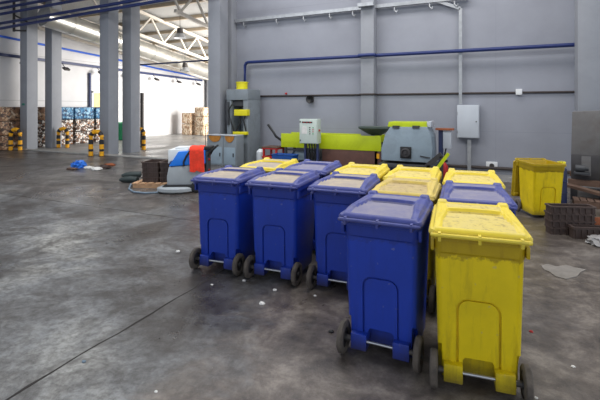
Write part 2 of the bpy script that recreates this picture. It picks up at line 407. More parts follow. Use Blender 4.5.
# round silver duct
a = V(cam(-.595*18.6, 18.6, 0)); a.z = H+90*18.6/F
b = V(cam(-.2238*28.6, 28.6, 0)); b.z = H+37*28.6/F
dd = (b-a).normalized(); a2 = a-dd*.3
t = thing('ventilation_duct', 'large round silver ventilation duct under the hall roof', 'duct', a)
bm = N(); cyl(bm, a2-a, b-a+dd*1.0, .45, n=32); obj('duct_shell', bm, 'duct', t)
L = (b-a2).length
for k in range(1, 9):
    p = a2-a+dd*(L*k/9); bm = N(); cyl(bm, p-dd*.03, p+dd*.03, .468, n=32); obj('seam_ring', bm, 'duct', t)
# pipes on the hall wall
def pipe(name, pts, r, mat, label, cat='pipe', group=None):
    bm = N(); tube(bm, pts, r); return single(name, bm, mat, label, cat, group, origin=pts[0])
def wl(u, v, off=.12): return PX(u, v, -21+off)
pipe('water_pipe', [wl(-12, 33.5), wl(0, 36), wl(101, 56.2), wl(160, 69.0), wl(203, 78)], .055, 'bluepipe2', 'bright blue pipe along the white hall wall below the duct')
r0, r1 = wl(-10, 53, .25), wl(202, 80.5, .25)
t = thing('lighting_rail', 'dark grey rail with small floodlights along the white hall wall', 'rail', r0)
bm = N(); bar(bm, (0, 0, 0), r1-r0, .09, .14); obj('rail', bm, 'darkpipe', t)
for k in range(7):
    p = (r1-r0)*((k+.6)/7); bm = N()
    tube(bm, [p, p+V((.15, 0, -.18)), p+V((.3, 0, -.3))], .02); box(bm, p+V((.36, 0, -.36)), (.26, .3, .1), rot=M4.Rotation(.5, 4, 'Y'), bev=.02)
    obj('floodlight', bm, 'lampm', t)
p = wl(90, 73, .1); pipe('downpipe', [p, V((p.x, p.y, 1.94))], .07, 'darkpipe', 'thin dark downpipe on the white wall above the blue bales')
p = G(142, 147.5); pipe('steel_post', [V((p.x, p.y, 0)), V((p.x, p.y, 2.6))], .085, 'lampm', 'dark steel post standing beyond the bollard right of the columns', 'post')
p = wl(203, 84, .5); bm = N(); b2(bm, (p.x-.15, 26.9, 0), (p.x+.15, 27.28, 4.6)); struct('trim_5', bm, 'column', 'corner pier at the end of the bright hall')
# thin dark beam across the hall at (140,64)-(208,60)
pa, pb = PY(134, 65.3, 14.2), PY(211, 60.0, 14.2)
pipe('conduit', [pa, pb], .035, 'darkpipe', 'thin dark conduit spanning between two columns below the roof')
# pendant lamps
def pendant(u, v, Y, label):
    p = PY(u, v, Y)
    t = thing('pendant_lamp', label, 'lamp', p, 0, 'pendant lamps in the hall')
    bm = N(); zr = ROOF(Y)-.02-p.z; cyl(bm, (0, 0, .2), (0, 0, zr), .012, n=6); obj('rod', bm, 'black', t)
    bm = N(); cyl(bm, (0, 0, -.02), (0, 0, .24), .17, .14); obj('ballast', bm, 'lampm', t)
    bm = N(); lathe(bm, [(.12, 0), (.22, -.08), (.32, -.26), (.30, -.26), (.2, -.08), (.1, -.02)], M4.Identity(4)); obj('shade', bm, 'galv', t)
pendant(180, 33, 16.6, 'dark pendant lamp on a long rod, the higher of the two'); pendant(185, 67, 20.0, 'dark pendant lamp lower and further away, in front of the duct')

# blue pipe bundle across the columns
def bp(u0, v0, u1, v1, Y, label):
    a, b = PY(u0, v0, Y), PY(u1, v1, Y); d = (b-a)
    pipe('service_pipe', [a-d*.03, b+d*1.0], .062, 'bluepipe', label, 'pipe', 'blue service pipes in front of the columns')
lab = ['dark blue service pipe, lowest of the five', 'dark blue service pipe, second lowest of the five', 'dark blue service pipe, middle one of the five',
       'dark blue service pipe, second from the top', 'dark blue service pipe, topmost in the corner']
for (q, lb) in zip(((0, 28.5, 110, 9.5), (0, 23.5, 110, 4.7), (0, 14.2, 70, 1.6), (0, 8.6, 45, .3), (0, 3.2, 20, -.3)), lab): bp(*q, 11.55, lb)
t0 = PY(14, 6, 11.68)
t = thing('pipe_bracket', 'dark steel pipe bracket crossing the blue pipes beside leftmost column', 'bracket', t0)
bm = N(); bar(bm, (0, 0, 1.0), (0, 0, -1.15), .08, .08); obj('upright', bm, 'lampm', t)
bm = N(); bar(bm, (0, 0, -1.1), (.45, .28, -1.1), .07, .07); obj('arm', bm, 'lampm', t)
bm = N(); bar(bm, (0, 0, -.4), (.5, .28, -.7), .07, .07); obj('brace', bm, 'lampm', t)

# bollards: striped hoops
def hoop(u0, u1, vb, vt, label):
    a, b = G(u0, vb), G(u1, vb)
    c = (a+b)/2; w = (b-a).length; d = (b-a).normalized(); rz = math.atan2(d.y, d.x)
    h = H+(HOR-vt)*((c.x*(-st)+c.y*ct))/F
    t = thing('hoop_bollard', label, 'bollard', (c.x, c.y, 0), rz, 'striped hoop bollards at the columns')
    r = .085; w = max(w-2*r*.2, .42); rad = min(w/2, .22); pts = []
    zz = h-r-rad
    pts += [(-w/2, zz*i/8) for i in range(9)] + [(-w/2+rad-rad*cos(R(90*i/5)), zz+rad*sin(R(90*i/5))) for i in range(1, 6)]
    pts += [(w/2-rad+rad*sin(R(90*i/5)), zz+rad*cos(R(90*i/5))) for i in range(0, 6)] + [(w/2, zz*(8-i)/8) for i in range(1, 9)]
    q = [pts[0]]
    for p in pts[1:]:
        if math.hypot(p[0]-q[-1][0], p[1]-q[-1][1]) > 1e-4: q.append(p)
    # one tube, bands as two materials by arc length
    bm = N(); tube(bm, [(x, 0, z) for x, z in q], r, 14)
    bm.faces.ensure_lookup_table(); bl = h/6.5; L = 0; seg = []
    for i in range(len(q)-1):
        l_ = math.hypot(q[i+1][0]-q[i][0], q[i+1][1]-q[i][1]); seg.append(L+l_/2); L += l_
    for i, s in enumerate(seg):
        z = min(s, L-s); k = int(z/bl) % 2
        for j in range(14): bm.faces[i*14+j].material_index = k
    o = obj('hoop', bm, ['band_y', 'band_b'], t)
    for s in (-1, 1):
        bm = N(); cyl(bm, (s*w/2, 0, 0), (s*w/2, 0, .015), .12, n=12); obj('foot_plate', bm, 'lampm', t)
hoop(12, 18.8, 150.5, 127.5, 'yellow and black hoop bollard left of the leftmost column'); hoop(60, 65.8, 147.8, 127, 'yellow and black hoop bollard partly hidden by the second column')
hoop(92, 100.5, 156.2, 129.5, 'nearest yellow and black hoop bollard, just left of third column'); hoop(136.3, 142, 150, 127, 'yellow and black hoop bollard right of the fourth column')

# ---------------------------------------------------------------- bales
def bale_mesh(sx, sy, sz, seed):
    rnd = random.Random(seed); bm = N()
    bmesh.ops.create_cube(bm, size=1); bmesh.ops.subdivide_edges(bm, edges=bm.edges[:], cuts=7, use_grid_fill=True)
    for v in bm.verts:
        p = v.co.copy()
        n = V((round(p.x*2.02) if abs(p.x) > .49 else 0, round(p.y*2.02) if abs(p.y) > .49 else 0, round(p.z*2.02) if abs(p.z) > .49 else 0))
        k = -.03 if n.length_squared > 1.5 else rnd.uniform(-.035, .045)
        if abs(n.z) > .5: k = min(k, 0)
        v.co = V((p.x*sx, p.y*sy, (p.z+.5)*sz))+n.normalized()*k
    return mesh('bale', bm, 50)
BM = [bale_mesh(1.1, 1.12, .64, s) for s in range(4)]
names = {'card': 'brown cardboard bale', 'mixed': 'mixed white and brown waste bale', 'bluebale': 'blue plastic film bale', 'dark_bale': 'dark grey wrapped bale', 'paperbale': 'pale paper bale'}
lay = ['card', 'card', 'mixed', 'mixed', 'mixed', 'mixed']
top = ['card', 'card', 'card', 'bluebale', 'bluebale', 'bluebale']
where = ['', 'at the left edge behind the left bollard', 'behind the two leftmost columns', 'just right of the second column', 'under the thin downpipe', 'half hidden by the third column']
lev = ['bottom of the stack', 'middle of the stack', 'top of the stack']
for i in range(1, 6):
    for k in range(3):
        kind = top[i] if k == 2 else lay[i]
        o = bpy.data.objects.new('waste_bale', BM[(i+k*3) % 4]); C.objects.link(o)
        if not o.data.materials: o.data.materials.append(None)
        o.material_slots[0].link = 'OBJECT'; o.material_slots[0].material = MT[kind]
        o.location = (-20.35+random.uniform(-.03, .03), 10.5+1.23*i, .645*k); o.rotation_euler = (0, 0, random.uniform(-.03, .03))
        tag(o, names[kind]+' '+where[i]+', '+lev[k], 'bale', 'bales stacked along the white wall')
for i, (u, v, n, w) in enumerate(((189, 135.2, 2, 'left bright stack'), (202, 135.6, 3, 'right bright stack'))):
    p = G(u, v)
    for k in range(n):
        o = bpy.data.objects.new('waste_bale', BM[(i+2*k+1) % 4]); C.objects.link(o)
        if not o.data.materials: o.data.materials.append(None)
        o.material_slots[0].link = 'OBJECT'; o.material_slots[0].material = MT['paperbale']
        o.location = (p.x-.3, p.y+.5, .645*k if n == 3 else .775*k); o.scale = (.72, .8, 1.0 if n == 3 else 1.2)
        tag(o, 'pale paper bale by the sunlit wall, '+w+', '+['bottom', 'second from the floor', 'top'][k], 'bale', 'paper bales at the far end of the hall')
bm = N(); box(bm, (0, 0, .2), (.9, .8, .4), bev=.08); p = PX(97, 133, -19.3)
single('film_bundle', bm, 'bale_green', 'green plastic film bundle beside the mixed bales', 'bundle', origin=None).location = (-20.0, 18.1, 0)
bpy.data.objects['film_bundle'].scale = (1.2, 1.2, 2.6)

# ================================================================= WALL FITTINGS
def PW(u, v, off=.06): return PY(u, v, 13.2-off)
# blue pipe with drop to the press
a = PW(245, 90, .25); pts = [V((a.x, a.y, 2.72)), V((a.x, a.y, 3.42)), V((a.x+.05, a.y, 3.5)), V((a.x+.14, a.y, 3.53)), V((-3.9, a.y, 3.53))]
pts2 = pts[:-1]+[V((-3.9, a.y, 3.53)), V((-3.9, 12.72, 3.53)), V((-3.4, 12.72, 3.53)), V((-3.4, a.y, 3.53)), V((1.9, a.y, 3.53))]
pipe('air_pipe', pts2, .055, 'bluepipe', 'dark blue pipe along the grey wall dropping to the press')
a = PW(255, 95.5, .03)
pipe('cable', [V((-8.7, 13.17, 2.31)), V((-3.9, 13.17, 2.31)), V((-3.88, 12.77, 2.31)), V((-3.42, 12.77, 2.31)), V((-3.40, 13.17, 2.31)), V((4.5, 13.17, 2.31))], .03, 'cable', 'dark cable run along the grey wall at mid height', 'cable')
pipe('cable', [V((-3.3, 13.15, .17)), V((4.5, 13.15, .17))], .045, 'cable', 'thick dark cable along the foot of the grey wall', 'cable')
# lighting tray with hooks, then slanting conduit
t = thing('cable_tray', 'galvanised lighting tray high on the grey wall with small hooks', 'tray', (-8.7, 13.05, 5.08))
bm = N(); b2(bm, (0, -.05, -.05), (4.83, .06, .06)); b2(bm, (5.25, -.05, -.05), (8.0, .06, .06)); b2(bm, (4.8, -.46, -.05), (5.3, -.28, .06)); obj('tray', bm, 'galv', t)
for x in (.35, 1.7, 2.75, 3.7, 4.5, 5.85, 6.9, 7.6):
    bm = N(); tube(bm, [(x, 0, -.04), (x, -.03, -.16), (x+.07, -.05, -.25), (x+.11, -.05, -.18)], .022, 8); obj('hook', bm, 'galv', t)
c1, c2 = PW(437, 1, .14), PW(460.5, 8.5, .14); wb = PW(461, 104, .06)
bm = N(); bar(bm, c1, c2, .05, .09); bar(bm, c2, (c2.x, c2.y, 1.985), .05, .09)
q = PW(470, 140, .14); bar(bm, (q.x-.02, q.y, .96), (q.x-.02, q.y, .0), .05, .10)
single('conduit', bm, 'galv', 'galvanised conduit running down the grey wall to the wall box', 'conduit', origin=(c2.x, c2.y, 2))
l0, r0 = PY(457, 105, 12.98), PY(479.3, 138.5, 12.98)
t = thing('electrical_box', 'pale grey electrical box on the back wall right of the pilaster', 'box', (l0.x, 12.98, r0.z))
w, h = r0.x-l0.x, l0.z-r0.z
bm = N(); b2(bm, (0, 0, 0), (w, .2, h), bev=.012); obj('housing', bm, 'wallbox', t)
bm = N(); b2(bm, (.02, -.018, .02), (w-.02, -.0005, h-.02), bev=.006); dr = obj('door', bm, 'wallbox', t)
bm = N(); cyl(bm, (w-.08, -.02, h*.5), (w-.08, -.035, h*.5), .018, n=10); obj('lock', bm, 'lampm', dr)
bm = N()
for z in (.2, .75): b2(bm, (.0, -.024, h*z-.04), (.02, -.0, h*z+.04))
obj('hinge', bm, 'galv', dr)
p = PW(312, 99.5, .0)
t = thing('wall_horn', 'round black horn on the grey wall above the control cabinet', 'horn', (p.x, 13.2, p.z))
bm = N(); lathe(bm, [(.05, .0), (.06, .1), (.12, .16), (.14, .2), (.11, .19), (.03, .12)], M4.Rotation(R(90), 4, 'X')); obj('cone', bm, 'black', t)
bm = N(); b2(bm, (-.07, -.04, -.1), (.07, 0, .1), bev=.01); obj('base', bm, 'lampm', t)
p = PW(286, 93.5, .04); bm = N(); b2(bm, (-.03, -.03, -.03), (.03, .04, .03), bev=.008)
single('alarm_button', bm, 'red', 'tiny red alarm button on the grey wall left of black horn', 'button').location = p
p = PW(518.8, 92, .0); bm = N(); b2(bm, (-.08, -.09, -.08), (.08, 0, .08), bev=.01)
single('junction_box', bm, 'white', 'small white junction box on the wall cable right of electrical box', 'box').location = (p.x, 13.2, p.z)
p = PW(491.8, 165.5, .0)
t = thing('wall_socket', 'white wall socket low on the grey wall', 'socket', (p.x, 13.2, p.z))
bm = N(); b2(bm, (-.15, -.05, -.11), (.15, 0, .11), bev=.012); obj('plate', bm, 'white', t)
bm = N(); cyl(bm, (0, -.05, 0), (0, -.075, 0), .065); obj('socket_cap', bm, 'lampm', t)

# ================================================================= MACHINES ALONG THE WALL
# hydraulic press
a, b = PY(226, 150, 12.2), PY(253, 150, 12.2)
pc = (a+b)/2; w = .86
t = thing('hydraulic_press', 'tall grey hydraulic baling press with yellow cylinder by the wide column', 'press', (pc.x, 12.45, 0))
bm = N(); b2(bm, (-w/2, -.4, 2.15), (w/2, .45, 2.52), bev=.02); obj('head', bm, 'press', t)
bm = N(); b2(bm, (-.42, -.38, 0), (-.24, .45, 2.15), bev=.015); b2(bm, (.24, -.38, 0), (.43, .45, 2.15), bev=.015); b2(bm, (-.24, .25, 0), (.24, .45, 2.15)); obj('frame', bm, 'press', t)
bm = N(); b2(bm, (-.24, -.36, 0), (.24, .25, .95), bev=.01); obj('base_housing', bm, 'press', t)
bm = N(); b2(bm, (-.02, -.375, .5), (.2, -.36, .85)); obj('window', bm, 'black', t)
bm = N(); cyl(bm, (-.05, 0, 2.52), (-.05, 0, 2.78), .2, n=24); cyl(bm, (-.05, 0, 2.75), (-.05, 0, 2.79), .22, n=24); obj('cylinder', bm, 'cylyellow', t)
bm = N(); b2(bm, (-.05, -.5, 1.62), (.46, -.3, 1.83), bev=.015); obj('ram_plate', bm, 'cylyellow', t)
bm = N(); b2(bm, (-.1, -.5, .98), (.44, -.36, 1.08), bev=.01); obj('bottom_plate', bm, 'cylyellow', t)
bm = N(); cyl(bm, (0, 0, 1.9), (0, 0, 2.15), .1); b2(bm, (-.22, -.3, 1.95), (.22, .2, 2.12)); obj('ram', bm, 'press_dark', t)
for pts in ([(-.18, -.42, 2.0), (-.3, -.46, 1.8), (-.2, -.45, 1.4), (-.1, -.42, 1.1)], [(.1, -.4, 1.7), (.2, -.46, 1.4), (.0, -.46, 1.1), (-.1, -.5, .6), (-.3, -.5, .3)], [(.36, -.4, 1.7), (.3, -.45, 1.45), (.38, -.42, 1.1)]):
    bm = N(); tube(bm, pts, .025, 8); obj('hose', bm, 'black', t)
bm = N(); b2(bm, (-.4, -.46, 1.3), (-.3, -.39, 2.1), bev=.01); obj('valve_block', bm, 'press_dark', t)
# column of buttons on wall beside the press
p = PW(257, 138, .0)
t = thing('push_button_strip', 'narrow white push-button strip on the grey wall right of press', 'switch', (p.x, 13.2, p.z))
bm = N(); b2(bm, (-.06, -.06, -.36), (.06, 0, .36), bev=.01); obj('strip', bm, 'wallbox', t)
for z in (-.22, 0, .22):
    bm = N(); cyl(bm, (0, -.06, z), (0, -.09, z), .035, n=12); obj('button', bm, 'black' if z else 'red', t)
# grey cabinets in front of the wide column
p0, p1 = PY(207, 150, 11.35), PY(235, 150, 11.35)
for k, (x0, x1, lb) in enumerate(((p0.x, p0.x+.64, 'left grey cabinet with orange half disc in front of wide column'), (p0.x+.65, p1.x+.05, 'right grey cabinet with orange half disc beside the press'))):
    w = x1-x0
    t = thing('control_cabinet', lb, 'cabinet', (x0, 11.35, 0), 0, 'grey cabinets at the wide column')
    bm = N(); b2(bm, (0, 0, 0), (w, .45, .98), bev=.012); obj('housing', bm, 'press', t)
    bm = N(); b2(bm, (.04, -.015, .05), (w-.04, -.0005, .6), bev=.005); dr = obj('door', bm, 'drum', t)
    bm = N(); b2(bm, (w-.12, -.035, .3), (w-.09, -.015, .42)); obj('handle', bm, 'black', dr)
    bm = N(); pl = [(w/2+(w/2-.08)*cos(R(180+180*i/14)), 0.965+.2*sin(R(180+180*i/14))) for i in range(15)]; prism(bm, pl, -.02, -.0005); obj('half_disc', bm, 'orange', t, label='orange half disc')
    bm = N(); b2(bm, (-.0, -.03, .981), (w, .45, 1.0), bev=.005); obj('top_plate', bm, 'wallbox', t)
# white bottle on floor near press
p = PY(259, 164, 12.2)
t = thing('plastic_bottle', 'white plastic bottle standing behind the press and red trolley', 'bottle', (p.x, 12.3, 0))
bm = N(); lathe(bm, [(.0001, 0), (.13, 0), (.14, .03), (.14, .4), (.06, .5), (.05, .5)], M4.Identity(4)); obj('bottle_body', bm, 'tank', t)
bm = N(); cyl(bm, (0, 0, .5), (0, 0, .58), .055); obj('cap', bm, 'green_grey', t)
# red trolley
a, b = PY(265.5, 165, 12.0), PY(278, 148.5, 12.0)
t = thing('trolley', 'red steel trolley left of the lime green conveyor', 'trolley', (a.x-.06, 12.0, 0)); w = b.x-a.x; h = b.z
for x in (0, w):
    for y in (0, .5):
        bm = N(); b2(bm, (x-.03, y-.03, 0), (x+.03, y+.03, h), bev=.004); obj('leg', bm, 'red', t)
for z in (h-.04, .25):
    bm = N(); b2(bm, (-.05, -.05, z), (w+.05, .55, z+.05), bev=.006); obj('shelf', bm, 'red', t)
bm = N(); b2(bm, (-.06, -.06, h+.01), (w+.06, .56, h+.04)); obj('top_board', bm, 'oldwood', t)
# blue tub next to trolley
p = PY(288, 165, 11.9); bm = N()
lo = [rrect(-.32, .32, -.2, .2, .06, .001), rrect(-.38, .38, -.24, .24, .06, .42), rrect(-.4, .4, -.26, .26, .06, .43), rrect(-.36, .36, -.22, .22, .06, .43), rrect(-.3, .3, -.18, .18, .06, .05)]
loft(bm, lo); single('plastic_tub', bm, 'tub', 'blue plastic tub on the floor under the lime conveyor end', 'tub').location = (p.x-.03, 11.75, 0)
# conveyor
a, b = PY(281, 133.3, 12.2), PY(381, 150, 12.2); zb = PY(281, 147, 12.2).z
t = thing('conveyor', 'long lime green sided conveyor with brown lower panel along wall', 'conveyor', (a.x, 12.2, 0)); Lc = b.x-a.x
bm = N(); b2(bm, (0, 0, zb), (Lc, .06, a.z), bev=.01); obj('side_panel', bm, 'lime', t)
bm = N(); b2(bm, (0, .74, zb), (Lc, .8, a.z), bev=.01); obj('side_panel', bm, 'lime', t)
bm = N(); b2(bm, (.05, .06, zb+.1), (Lc-.05, .74, zb+.22)); obj('belt', bm, 'black', t)
x1 = PY(322, 155, 12.2).x-a.x
bm = N(); b2(bm, (x1, .01, .1), (Lc, .78, zb-.001), bev=.008); obj('lower_panel', bm, 'rust', t, label='rusty brown lower panel')
for x in (.15, .95, Lc-.15):
    for y in (.05, .72):
        bm = N(); b2(bm, (x-.04, y-.04, 0), (x+.04, y+.04, zb)); obj('leg', bm, 'press_dark', t)
bm = N(); b2(bm, (.45, .1, .2), (.85, .5, .48), bev=.02); cyl(bm, (.3, .3, .34), (.45, .3, .34), .09); obj('motor', bm, 'drum', t)
bm = N(); b2(bm, (.1, .03, .5), (1.3, .09, .56)); obj('rail', bm, 'press_dark', t)
p = PY(378, 156.5, 12.2); bm = N(); b2(bm, (p.x-a.x-.04, -.01, p.z-.06), (p.x-a.x+.04, .0095, p.z+.08)); obj('tag', bm, 'band_y', t, label='small orange tag')
# dark bent bar leaning
pts = [PY(268, 124.5, 12.6), PY(274, 133, 12.6), PY(276, 136.5, 12.5), PY(281.6, 140.5, 12.24)]
t_ = pipe('lever_bar', pts, .04, 'black', 'dark bent lever bar rising from the left end of conveyor', 'bar')
# control cabinet on stand
a, b = PY(299.5, 119, 11.75), PY(317.3, 144, 11.75); w, h = b.x-a.x, a.z-b.z
t = thing('control_cabinet', 'pale green-grey control cabinet with buttons standing before lime conveyor', 'cabinet', (a.x, 11.75, 0)); zb = b.z
bm = N(); b2(bm, (0, 0, zb), (w, .3, zb+h), bev=.012); obj('housing', bm, 'cabinet', t)
bm = N(); b2(bm, (.015, -.018, zb+.015), (w-.015, -.0005, zb+h-.015), bev=.006); dr = obj('door', bm, 'cabinet', t)
bm = N(); b2(bm, (w*.16, -.026, zb+h*.84), (w*.74, -.018, zb+h*.9)); obj('display', bm, 'black', dr)
bm = N()
for k in range(3): b2(bm, (w*(.22+.18*k), -.029, zb+h*.855), (w*(.3+.18*k), -.026, zb+h*.885))
obj('indicator', bm, 'red', dr)
bm = N(); pl = [(w*.14, zb+h*.4), (w*.44, zb+h*.4), (w*.44, zb+h*.62), (w*.38, zb+h*.7), (w*.2, zb+h*.7), (w*.14, zb+h*.62)]; prism(bm, pl, -.024, -.018); obj('paper_note', bm, 'paper', dr)
for r_ in range(4):
    for c_ in range(2):
        bm = N(); x = w*(.6+.18*c_); z = zb+h*(.66-.085*r_); cyl(bm, (x, -.018, z), (x, -.035, z), .016, n=10)
        obj('button', bm, 'black' if c_ == 0 else ('green_btn', 'red', 'red', 'green_btn')[r_], dr)
bm = N()
for z in (.12, .88): b2(bm, (.02, -.025, zb+h*z-.02), (.05, -.015, zb+h*z+.03))
obj('hinge', bm, 'black', dr)
bm = N(); b2(bm, (w, .1, zb+h*.5), (w+.03, .16, zb+h*.58)); obj('main_switch', bm, 'red', t)
for x in (.14, w-.05):
    bm = N(); b2(bm, (x-.03, .1, 0), (x+.03, .2, zb)); obj('stand_leg', bm, 'darkpipe', t)
for k in range(4):
    bm = N(); x = .2+.09*k; tube(bm, [(x, .08, zb), (x+.02, .06, zb-.15), (x+.03, .08, zb-.35), (x-.02, .15, .02)], .022, 8); obj('cable', bm, 'black', t)
# hopper by the pilaster
a, b = PY(358.5, 126.5, 12.1), PY(388, 126.5, 12.1); xc = (a.x+b.x)/2; hw = (b.x-a.x)/2; zt = a.z; zl = 1.09
t = thing('feed_hopper', 'dark green-grey feed hopper above the right end of the conveyor', 'hopper', (xc, 12.5, 0))
bm = N(); loft(bm, [rrect(-hw*.42, hw*.42, -.2, .15, .02, zl, 2), rrect(-hw, hw, -.42, .18, .005, zt-.05, 2), rrect(-hw, hw, -.42, .18, .005, zt, 2), rrect(-hw+.03, hw-.03, -.39, .15, .005, zt, 2), rrect(-hw*.4, hw*.4, -.17, .12, .02, zl+.03, 2)]); obj('funnel', bm, 'green_grey', t)
bm = N(); b2(bm, (-.15, -.12, 1.06), (.15, .1, zl)); obj('chute', bm, 'green_grey', t)
# drum machine
Yd = 11.3
P = lambda u, v: PY(u, v, Yd)
o0 = P(405, 164)
t = thing('shredder', 'blue-grey drum shaped shredder with round motor flange behind yellow bins', 'machine', (o0.x, Yd, 0))
poly = [(381.3, 160), (381.3, 149), (385, 135), (390, 127), (427, 127), (431, 137), (432, 150), (432, 163)]
pl = [(P(u, v).x-o0.x, P(u, v).z) for u, v in poly]
bm = N(); prism(bm, pl, 0, .9, .01); obj('drum_housing', bm, 'drum', t)
bm = N(); x0, x1, z0, z1 = P(387, 127).x-o0.x, P(425.5, 127).x-o0.x, P(400, 127).z, P(400, 122).z
prism(bm, [(x0, z0-.0), (x0+.03, z1), (x1, z1), (x1+.04, z0)], .06, .82, .008); obj('top_guard', bm, 'lime', t)
bm = N(); b2(bm, (x1+.02, .1, z0), (x1+.12, .8, z1+.02), bev=.01); obj('latch_plate', bm, 'wallbox', t)
bm = N()
for u in (396, 416): q = P(u, 126.5); b2(bm, (q.x-o0.x-.09, -.03, q.z-.05), (q.x-o0.x+.09, .05, q.z+.02))
obj('hinge', bm, 'press_dark', t)
q = P(406, 152.5); c = V((q.x-o0.x, 0, q.z))
bm = N(); box(bm, c+V((0, -.03, 0)), (.29, .06, .31), bev=.02); fl = obj('motor_flange', bm, 'black', t)
bm = N(); lathe(bm, [(.12, 0), (.12, .05), (.09, .06), (.075, .03), (.04, .03), (.035, .08), (.0001, .08)], M4.Translation(c+V((0, -.06, 0))) @ M4.Rotation(R(90), 4, 'X')); obj('bearing', bm, 'dsteel', fl)
bm = N(); q = P(425, 157); box(bm, (q.x-o0.x, -.015, q.z), (.25, .02, .03), rot=M4.Rotation(.15, 4, 'Y')); obj('name_strip', bm, 'press_dark', t)
xm, xM, zb = min(x for x, z in pl), max(x for x, z in pl), P(400, 163.0).z
bm = N(); b2(bm, (xm-.05, -.1, zb-.12), (xM+.08, .95, zb-.02), bev=.01); obj('base_frame', bm, 'press_dark', t)
for x in (xm+.08, xM-.08):
    for y in (0.05, .8):
        bm = N(); b2(bm, (x-.06, y-.06, 0), (x+.06, y+.06, zb-.12)); obj('leg', bm, 'darkpipe', t)
# inclined bar and lime lever beside the shredder
a, b = G(427, 190, .2), None
p1, p2 = PY(424.5, 168, 10.9), PY(441.5, 156.5, 10.9)
bm = N(); bar(bm, (p1.x, 10.9, p1.z), (p2.x, 10.9, p2.z+.06), .08, .12); bar(bm, (p2.x, 10.9, 0), (p2.x, 10.9, p2.z), .08, .08); bar(bm, (p1.x+.1, 10.9, 0), (p1.x+.1, 10.9, p1.z+.08), .08, .08)
single('inclined_rail', bm, 'dsteel', 'dark inclined steel rail right of the blue-grey shredder', 'rail', origin=(p2.x, 10.9, 0))
p1, p2 = PY(436, 170, 10.6), PY(448.5, 153.5, 10.6)
t = thing('lever', 'lime green lever sticking up behind the middle yellow bins', 'lever', (p1.x, 10.6, 0))
bm = N(); bar(bm, (0, 0, p1.z), (p2.x-p1.x, 0, p2.z), .05, .08); obj('arm', bm, 'lime', t)
bm = N(); b2(bm, (-.08, -.06, 0), (.05, .06, p1.z+.02)); obj('pivot_post', bm, 'dsteel', t)
p = PY(443, 166, 10.9)
t = thing('fire_extinguisher', 'small red fire extinguisher by the lime lever', 'extinguisher', (p.x, 11.1, 0))
bm = N(); lathe(bm, [(.0001, 0), (.09, 0), (.1, .02), (.1, .42), (.05, .5), (.03, .52), (.0001, .52)], M4.Identity(4)); obj('cylinder', bm, 'red', t)
bm = N(); b2(bm, (-.04, -.02, .52), (.09, .02, .58)); obj('valve', bm, 'black', t)
# small white box on blue post with wooden top
a, b = PY(440.5, 130, 12.0), PY(451.5, 148.5, 12.0)
t = thing('switch_box', 'small white switch box with wooden top on a blue post', 'box', (a.x, 12.0, 0))
w = b.x-a.x
bm = N(); b2(bm, (.07, -.06, b.z), (w, .12, a.z), bev=.01); obj('housing', bm, 'wallbox', t)
bm = N(); b2(bm, (-.05, -.03, 0), (.068, .08, a.z)); obj('post', bm, 'darkpipe', t)
bm = N(); b2(bm, (-.12, -.12, a.z+.001), (w+.06, .16, a.z+.05)); obj('top_board', bm, 'orangewood', t)
bm = N(); tube(bm, [(w*.5, .02, b.z), (w*.4, 0, b.z-.15), (.1, 0, b.z-.35), (0.1, 0, .3)], .02, 8); obj('cable', bm, 'black', t)

# ================================================================= RIGHT SIDE MACHINE
m0 = G(571, 199)          # near-left foot of the machine
t = thing('grey_mixer', 'large dirty grey steel machine with hopper at right edge', 'machine', (m0.x, m0.y, 0), R(-9))
bm = N(); prism(bm, [(.0, .92), (1.6, .74), (1.6, 1.88), (.02, 1.80)], .1, 1.4, .01); obj('upper_hopper', bm, 'greysteel', t)
bm = N(); b2(bm, (.0, .0, .42), (1.7, 1.5, .92), bev=.012); obj('lower_housing', bm, 'dsteel', t)
bm = N(); prism(bm, [(.52, 1.0), (.62, .8), (1.6, .8), (1.6, 1.3), (.6, 1.22)], -.1, .1, .01); obj('side_chute', bm, 'press', t)
bm = N(); b2(bm, (.18, -.012, .5), (.34, .0, .9)); obj('strip', bm, 'greysteel', t)
bm = N(); cyl(bm, (.08, -.12, .66), (.24, -.12, .66), .07); b2(bm, (.05, -.2, .54), (.32, -.001, .59), bev=.01); cyl(bm, (.24, -.12, .66), (.3, -.12, .66), .04); obj('motor', bm, 'press_dark', t)
bm = N(); b2(bm, (.5, -.03, .44), (.8, -.001, .78), bev=.01); obj('guard', bm, 'lime', t)
for y in (-.1, 1.2):
    bm = N(); b2(bm, (-.05, y, .3), (1.7, y+.15, .419)); obj('base_beam', bm, 'oldwood', t)
for x, y in ((.05, 0), (1.5, 0), (.05, 1.25), (1.5, 1.25)):
    bm = N(); b2(bm, (x-.06, y-.06, 0), (x+.06, y+.06, .3)); obj('leg', bm, 'dsteel', t)
# sloping planks in front of the machine
p = G(563, 197)
bm = N(); bar(bm, (-.1, -.2, .34), (.75, -.7, .20), .18, .05)
single('plank', bm, 'oldwood', 'old brown plank sloping down in front of grey machine', 'plank').location = (p.x, p.y-.1, 0)
p = G(560, 203)
t = thing('pallet', 'old brown wooden pallet under the front of grey machine', 'pallet', (p.x+.2, p.y-.25, 0), R(-4))
for k in range(3):
    bm = N(); b2(bm, (0, .17*k, .0), (.55, .17*k+.07, .1)); obj('runner', bm, 'oldwood', t)
for k in range(5):
    bm = N(); b2(bm, (.115*k, 0, .101), (.115*k+.09, .41, .125)); obj('board', bm, 'oldwood', t)
